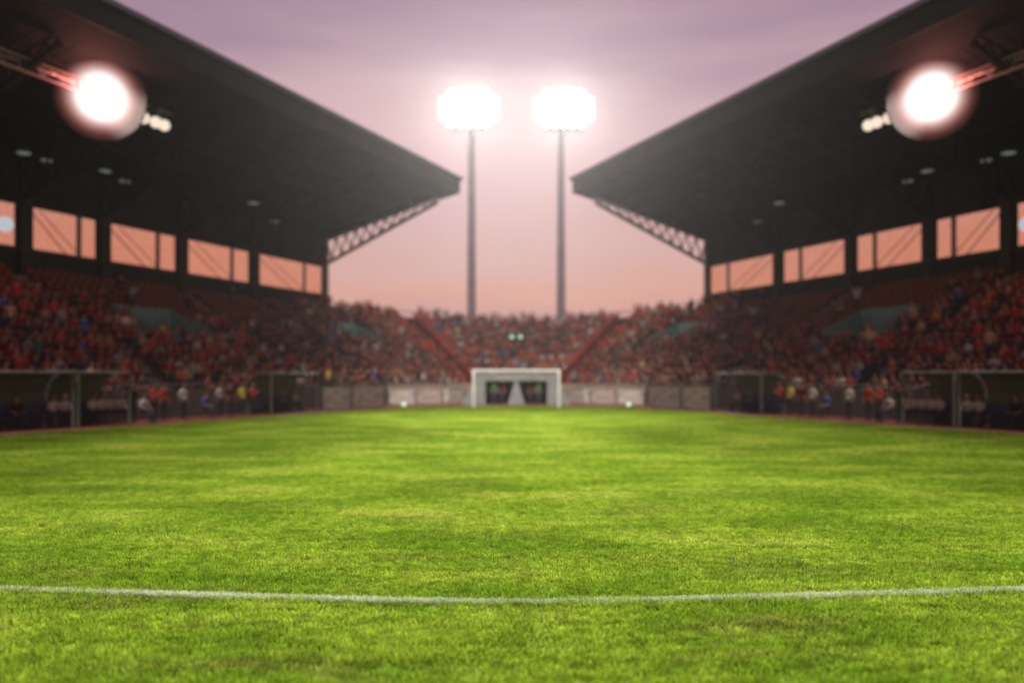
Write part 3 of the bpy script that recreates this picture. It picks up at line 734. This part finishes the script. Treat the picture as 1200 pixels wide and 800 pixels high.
for sd in (-1, 1):
    k = 0
    for x0, x1 in ((3.75, 5.4), (5.5, 7.2), (7.3, 9.0)):
        k += 1
        y0 = 64.0 - (x0 - 3.75) * .75; y1 = 64.0 - (x1 - 3.75) * .75
        board((sd * x0, y0, 0) if sd > 0 else (sd * x1, y1, 0), (sd * x1, y1, 0) if sd > 0 else (sd * x0, y0, 0), 1.0, M['board_a'] if k % 2 else M['board_b'],
              f'{nth(k)} pale advertising board counted outward from the {SIDE[sd]} side of the tunnel tent', 'advertising boards behind the goal')

# ------------------------------------------------------------------ dugouts
def dugout(sd, t0, t1, label, s0=28.4):
    D = empty('dugout', P(s0 + .6, (t0 + t1) / 2, 0, sd), label, 'dugout', 'team shelters along the touchline')
    prof = [(s0 + 1.7, .02), (s0 + 1.75, .7), (s0 + 1.68, 1.4), (s0 + 1.42, 1.9), (s0 + .95, 2.15), (s0 + .35, 2.22), (s0 - .1, 2.16)]
    nb = max(2, int(round((t1 - t0) / 1.6))); 
    for i in range(nb):
        ta = t0 + (t1 - t0) * i / nb + .04; tb_ = t0 + (t1 - t0) * (i + 1) / nb - .04; b = MB()
        for (a, za), (c, zc) in zip(prof[:-1], prof[1:]):
            b.add([P(a, ta, za, sd), P(c, ta, zc, sd), P(c, tb_, zc, sd), P(a, tb_, za, sd), P(a - .03, ta, za - .03, sd), P(c - .03, ta, zc - .03, sd), P(c - .03, tb_, zc - .03, sd), P(a - .03, tb_, za - .03, sd)],
                  [(0, 1, 2, 3), (7, 6, 5, 4), (0, 4, 5, 1), (3, 2, 6, 7)])
        b.build('canopy_panel', M['canopy'], D)
    for i in range(nb + 1):
        t = t0 + (t1 - t0) * i / nb; b = MB()
        for (a, za), (c, zc) in zip(prof[:-1], prof[1:]): b.bar(P(a, t, za, sd), P(c, t, zc, sd), .07)
        if i in (0, nb): b.bar(P(prof[-1][0] + .1, t, 0, sd), P(prof[-1][0] + .1, t, 2.15, sd), .09)
        b.build('rib', M['rib'], D)
    b = MB(); strip(b, s0 + .9, .46, s0 + 1.4, .46, t0 + .15, t1 - .15, .06, sd); strip(b, s0 + 1.36, .95, s0 + 1.44, .95, t0 + .15, t1 - .15, .4, sd)
    for t in np.arange(t0 + .4, t1, 1.2): b.bar(P(s0 + 1.15, t, 0, sd), P(s0 + 1.15, t, .4, sd), .06)
    b.build('bench', M['seatdark'], D)
    return D
pitch_people = 0
def side_person(sd, s, t, pose, shirt, label, z=0, turn=0):
    global pitch_people
    if pitch_people >= 46: return
    inw = P(0, 0, 0, sd) - P(1, 0, 0, sd)
    make_person(P(s, t, z, sd), face(inw.x, inw.y) + turn, pose, shirt, label, None); pitch_people += 1
for sd in (-1, 1):
    n = SIDE[sd]; s0 = 28.4
    dugout(sd, dist_t(-60, s0), dist_t(86, s0), f'long grey-green dugout at the outer {n} edge with black bench interior')
    dugout(sd, dist_t(92, s0), dist_t(152, s0), f'shorter dugout beside the long one on the {n}, holding players in white')
    dugout(sd, dist_t(318, s0), dist_t(372, s0), f'small rounded shelter on the {n} nearest the goal, next to white boards')
    # substitutes on the benches
    seq = [(18, 'black'), (62, 'white'), (75, 'white'), (108, 'white'), (118, 'white'), (129, 'white'), (140, 'white'), (330, 'dark green'), (345, 'tan')]
    wds = ['in black alone at the outer bench end', 'in white, outer one of the bench pair', 'in white, inner one of the bench pair', 'in white at the outer end of the four', 'in white, second of the four', 'in white, third of the four', 'in white at the inner end of the four', 'in dark green under the small shelter', 'in tan under the small shelter']
    for (px, sh), wd in zip(seq, wds):
        side_person(sd, s0 + 1.02, dist_t(px, s0 + 1.02), 'sit', sh, f'seated person {wd}, {n} dugouts')
    ppl = [(155, 'stand', 'black', 'tall standing man in black beside the inner end of the dugout'),
           (168, 'sit', 'white', 'crouched figure in white next to the man in black'),
           (180, 'stand_clap', 'bright red', 'standing figure in bright red, outer one of the red pair'),
           (192, 'stand', 'bright red', 'standing figure in bright red, inner one of the red pair'),
           (215, 'stand', 'white', 'standing figure in white with bare arms between red pair and blue'),
           (240, 'sit', 'blue', 'low seated figure in blue by the red track'),
           (258, 'stand', 'white', 'figure in white standing just past the one in blue'),
           (270, 'stand', 'dark red', 'figure in dark red just behind the one in white'),
           (284, 'stand', 'yellow', 'figure in a yellow bib near the small shelter'),
           (296, 'stand_clap', 'bright red', 'figure in bright red right next to the yellow bib')]
    for px, pose, sh, wd in ppl:
        s = 28.6 + random.uniform(-.4, .5); side_person(sd, s, dist_t(px, s), pose, sh, f'{wd}, {n} side')
    px0 = [(392, 'tan'), (418, 'white')]
    # white boards by the small shelter
    for j, (pa, pb) in enumerate(((378, 410), (413, 450))):
        a = P(28.6, dist_t(pa, 28.6), 0, sd); c = P(28.6, dist_t(pb, 28.6), 0, sd)
        board(a if sd < 0 else c, c if sd < 0 else a, 1.35, M['board_a'], f'tall white board facing the pitch, {nth(j + 1)} past the small {n} shelter', 'white boards past the shelters')
# stewards in the tunnel tent
for sx in (-1, 1):
    make_person((sx * 1.62, TY + .5, 0), math.pi, 'stand', 'green', f'steward in green standing in the {SIDE[sx]} opening of the tunnel tent')
    make_person((sx * 1.0, TY + .7, 0), math.pi + .3 * sx, 'stand', 'dark red', f'figure in dark red beside the green steward in the {SIDE[sx]} tent opening')
# supporter in yellow at the vomitory
for sd in (-1, 1):
    inw = P(0, 0, 0, sd) - P(1, 0, 0, sd)
    make_person(P(35.9, 37.2, row_z(6), sd), face(inw.x, inw.y), 'stand', 'yellow', f'supporter in yellow standing at the teal stair portal of the {SIDE[sd]} stand')

# ------------------------------------------------------------------ floodlight masts
def spot(name, loc, aim, watts, size, blend, col, rad=.4):
    d = bpy.data.lights.new(name, 'SPOT'); d.energy = watts; d.spot_size = R(size); d.spot_blend = blend; d.color = col; d.shadow_soft_size = rad
    o = bpy.data.objects.new(name, d); COL.objects.link(o); o.location = loc
    o.rotation_euler = (Vector(aim) - Vector(loc)).to_track_quat('-Z', 'Y').to_euler(); return o
for sx in (-1, 1):
    X, Y = sx * 6.4, 122.0; n = SIDE[sx]
    K = empty('floodlight_mast', (X, Y, 0), f'tall {n} floodlight mast with glaring white lamp panel behind the end stand', 'floodlight')
    MB().tube((X, Y, 0), (X, Y, 38), .72, .46, 16).build('pole', M['pole'], K)
    MB().tube((X, Y, 0), (X, Y, .5), 1.1, 1.1, 16).build('base_plate', M['concrete'], K)
    hx = X + sx * .35; zc = 40.0; wd, ht = 8.6, 5.4
    hb = MB(); fy = Y - .9
    for i in range(5): hb.bar((hx - wd / 2 * (.72 if i in (0, 4) else .95), fy + .35, zc - ht / 2 + ht * i / 4), (hx + wd / 2 * (.72 if i in (0, 4) else .95), fy + .35, zc - ht / 2 + ht * i / 4), .14)
    for i in range(5): hb.bar((hx - wd * .47 + wd * .94 * i / 4, fy + .5, zc - ht / 2 * (.5 if i in (0, 4) else 1)), (hx - wd * .47 + wd * .94 * i / 4, fy + .5, zc + ht / 2 * (.5 if i in (0, 4) else 1)), .14)
    head = hb.build('head_frame', M['steel'], K)
    MB().bar((hx - wd / 3, Y - .3, zc - ht / 2 - .3), (hx + wd / 3, Y - .3, zc - ht / 2 - .3), .25, .2).build('service_platform', M['steel'], K)
    for r in range(5):
        for c in range(7):
            lx = hx - wd / 2 + wd * (c + .5) / 7; lz = zc - ht / 2 + ht * (r + .5) / 5
            if ((c - 3) / 3.9) ** 2 + ((r - 2) / 2.75) ** 2 > 1.0: continue
            h_ = MB().tube((lx, fy + .3, lz), (lx, fy - .06, lz - .05), .28, .55, 12).build('lamp', M['housing'], K)
            MB().tube((lx, fy - .07, lz - .05), (lx, fy - .10, lz - .055), .56, .54, 12).build('lens', M['lamp'], h_)
    spot('mast_light', (hx, fy - .6, zc), (0, 14, 0), 1.3e6, 24, 1.0, (1, .97, .90), 2.5)

# ------------------------------------------------------------------ under-roof lamps
for sd in (-1, 1):
    n = SIDE[sd]; sg = 33.6
    t0, t1 = dist_t(-40, sg), dist_t(196, sg)
    zg = 15.75
    Q = empty('light_gantry', P(sg, (t0 + t1) / 2, zg, sd), f'pale lighting gantry slung under the {n} roof with one glaring cluster', 'gantry')
    for ds, dz in ((-.3, 0), (.3, 0), (0, -.45)):
        MB().tube(P(sg + ds, t0 - 6, zg + dz, sd), P(sg + ds, t1, zg + dz, sd), .07, n=8).build('rail', M['housing'], Q)
    b = MB(); tt = np.arange(t0 - 6, t1 - .6, 1.0)
    for t in tt:
        b.bar(P(sg - .3, t, zg, sd), P(sg, t + .5, zg - .45, sd), .05); b.bar(P(sg, t + .5, zg - .45, sd), P(sg + .3, t + 1, zg, sd), .05); b.bar(P(sg - .3, t, zg, sd), P(sg + .3, t, zg, sd), .05)
    b.build('lacing', M['housing'], Q)
    for t in np.arange(t0 - 6, t1, 4): MB().bar(P(sg, t, zg, sd), P(sg, t, roof_z(sg) - .4, sd), .06).build('hanger', M['dark'], Q)
    F_ = empty('roof_floodlight', P(sg, dist_t(118, sg), zg, sd), f'blazing white floodlight cluster hanging under the {n} stand roof', 'floodlight')
    tc_ = dist_t(118, sg)
    cpos = P(sg, tc_, zg - .35, sd); cv = Vector((0, 0, 2)) - cpos; cv.normalize(); rx = cv.cross(Vector((0, 0, 1))).normalized(); ry = rx.cross(cv)
    h_ = MB().tube(cpos - cv * .35, cpos + cv * .28, .7, 2.06, 28).build('reflector', M['roof_red'], F_)
    l_ = MB().tube(cpos + cv * .285, cpos + cv * .33, 2.05, 2.0, 36).build('lens', M['lampred'], h_)
    l_.data.materials.clear(); l_.data.materials.append(bowl_mat(cpos + cv * .33))
    MB().bar(cpos - cv * .2 + rx * -1.4, cpos - cv * .2 + rx * 1.4, .1).build('bracket', M['dark'], F_)
    MB().bar(cpos - cv * .2, P(sg, tc_, roof_z(sg) - .4, sd), .1).build('hanger', M['dark'], F_)
    d = bpy.data.lights.new('red_flare_fill', 'POINT'); d.energy = 700; d.color = (1, .22, .16); d.shadow_soft_size = .6  # added red fill in front of the lamp, imitates a red flare glow
    o = bpy.data.objects.new('red_flare_fill', d); COL.objects.link(o); o.location = cpos + cv * 1.0
    spot('roof_flood_light', cpos + cv * 1.2, (0, 66, 2.5), 4.2e4, 44, 1.0, (1, .95, .88), 1.2)
    # short tail of smaller lamps along the gantry
    for j, px in enumerate((168, 182, 192)):
        c = P(sg, dist_t(px, sg), zg - .6, sd)
        s_ = empty('gantry_lamp', c, f'{nth(j + 1)} small warm lamp beyond the blazing cluster under the {n} roof', 'lamp', 'small gantry lamps')
        MB().tube(c, c + cv * .3, .18, .3, 12).build('housing', M['housing'], s_); MB().tube(c + cv * .305, c + cv * .33, .29, .29, 12).build('lens', M['lampred'], s_)
        MB().bar(c + Vector((0, 0, .12)), c + Vector((0, 0, .7)), .05).build('bracket', M['dark'], s_)
    # downlights in the roof
    for j, (px, py) in enumerate(((28, 177), (123, 198), (297, 236), (56, 241), (147, 258), (323, 290))):
        best = None
        for s in np.arange(31, 42.3, .05):
            t = dist_t(px, s); zz = roof_z(s) - .30; pt = P(s, t, zz, -1); yy = 441 - 1000 * (zz - 2) / pt.y
            if best is None or abs(yy - py) < best[0]: best = (abs(yy - py), s, t, zz)
        _, s, t, zz = best; c = P(s, t, zz, sd)
        wh = ['first', 'second', 'third'][j % 3] + (' in the outer row' if j < 3 else ' in the rear row')
        s_ = empty('downlight', c, f'dim round downlight under the {n} roof, {wh} towards the goal', 'downlight', 'dim roof downlights')
        MB().tube(c + Vector((0, 0, .1)), c + Vector((0, 0, -.12)), .36, .42, 14).build('rim', M['dark'], s_)
        MB().tube(c + Vector((0, 0, -.125)), c + Vector((0, 0, -.15)), .36, .34, 14).build('lens', M['lampdim'], s_)
    # cool lamp on the column at the picture edge and added discs standing in for green-white flare dots
    c = P(42.0, dist_t(6, 42.0), 10.1, sd)
    s_ = empty('wall_lamp', c, f'small cool white lamp on the outermost column of the {n} stand', 'lamp')
    v_ = (Vector((0, 0, 2)) - c).normalized()
    MB().tube(c - v_ * .2, c + v_ * .2, .2, .42, 12).build('housing', M['housing'], s_); MB().tube(c + v_ * .21, c + v_ * .24, .42, .42, 12).build('lens', M['lampblue'], s_)
    MB().bar(c, P(42.5, dist_t(6, 42.0), 10.1, sd), .08).build('arm', M['dark'], s_)
    c = Vector((sd * 7.05, 53.6, 0)); s_ = empty('pitch_glow_disc', c, f'small green-white glow disc on the pitch edge {n} of the goal', 'lamp')
    MB().tube(c, c + Vector((0, 0, .16)), .05, n=8).build('stem', M['dark'], s_); MB().tube(c + Vector((0, -.02, .26)), c + Vector((0, -.10, .26)), .13, .13, 12).build('lens', M['glowgreen'], s_)
    MB().tube(c + Vector((0, .06, .26)), c + Vector((0, -.015, .26)), .14, .14, 12).build('housing', M['dark'], s_)
c = end_pt(0, .47)
for sx in (-1, 1):  # added discs on rods in place of two green-white flare dots
    q = Vector((sx * .42, c.y - .3, 4.1)); s_ = empty('stand_glow_disc', q, f'tiny green-white glow disc on rod above the centre of the end stand, {SIDE[sx]} of two', 'lamp', 'twin glow discs in the end stand')
    s_.location.z = row_z(7)
    MB().tube(q + Vector((0, .02, 0)), q + Vector((0, .02, 1.75)), .03, n=6).build('rod', M['dark'], s_)
    MB().tube(q + Vector((0, -.02, 1.78)), q + Vector((0, -.10, 1.78)), .17, .17, 12).build('lens', M['glowgreen'], s_)
    MB().tube(q + Vector((0, .06, 1.78)), q + Vector((0, -.015, 1.78)), .18, .18, 12).build('housing', M['dark'], s_)

# ------------------------------------------------------------------ evening haze in the air
hz = MB().box((0, 70, 29), (300, 240, 62)).build('haze', [])
tag(hz, 'thin pale evening haze in the air of the stadium', 'haze', kind='stuff')
m = bpy.data.materials.new('haze'); m.use_nodes = True; t = m.node_tree; t.nodes.clear()
o_ = t.nodes.new('ShaderNodeOutputMaterial'); vp = t.nodes.new('ShaderNodeVolumePrincipled')
vp.inputs['Density'].default_value = .00009; vp.inputs['Color'].default_value = (.9, .86, .86, 1); vp.inputs['Anisotropy'].default_value = .75
t.links.new(vp.outputs[0], o_.inputs['Volume']); hz.data.materials.append(m)
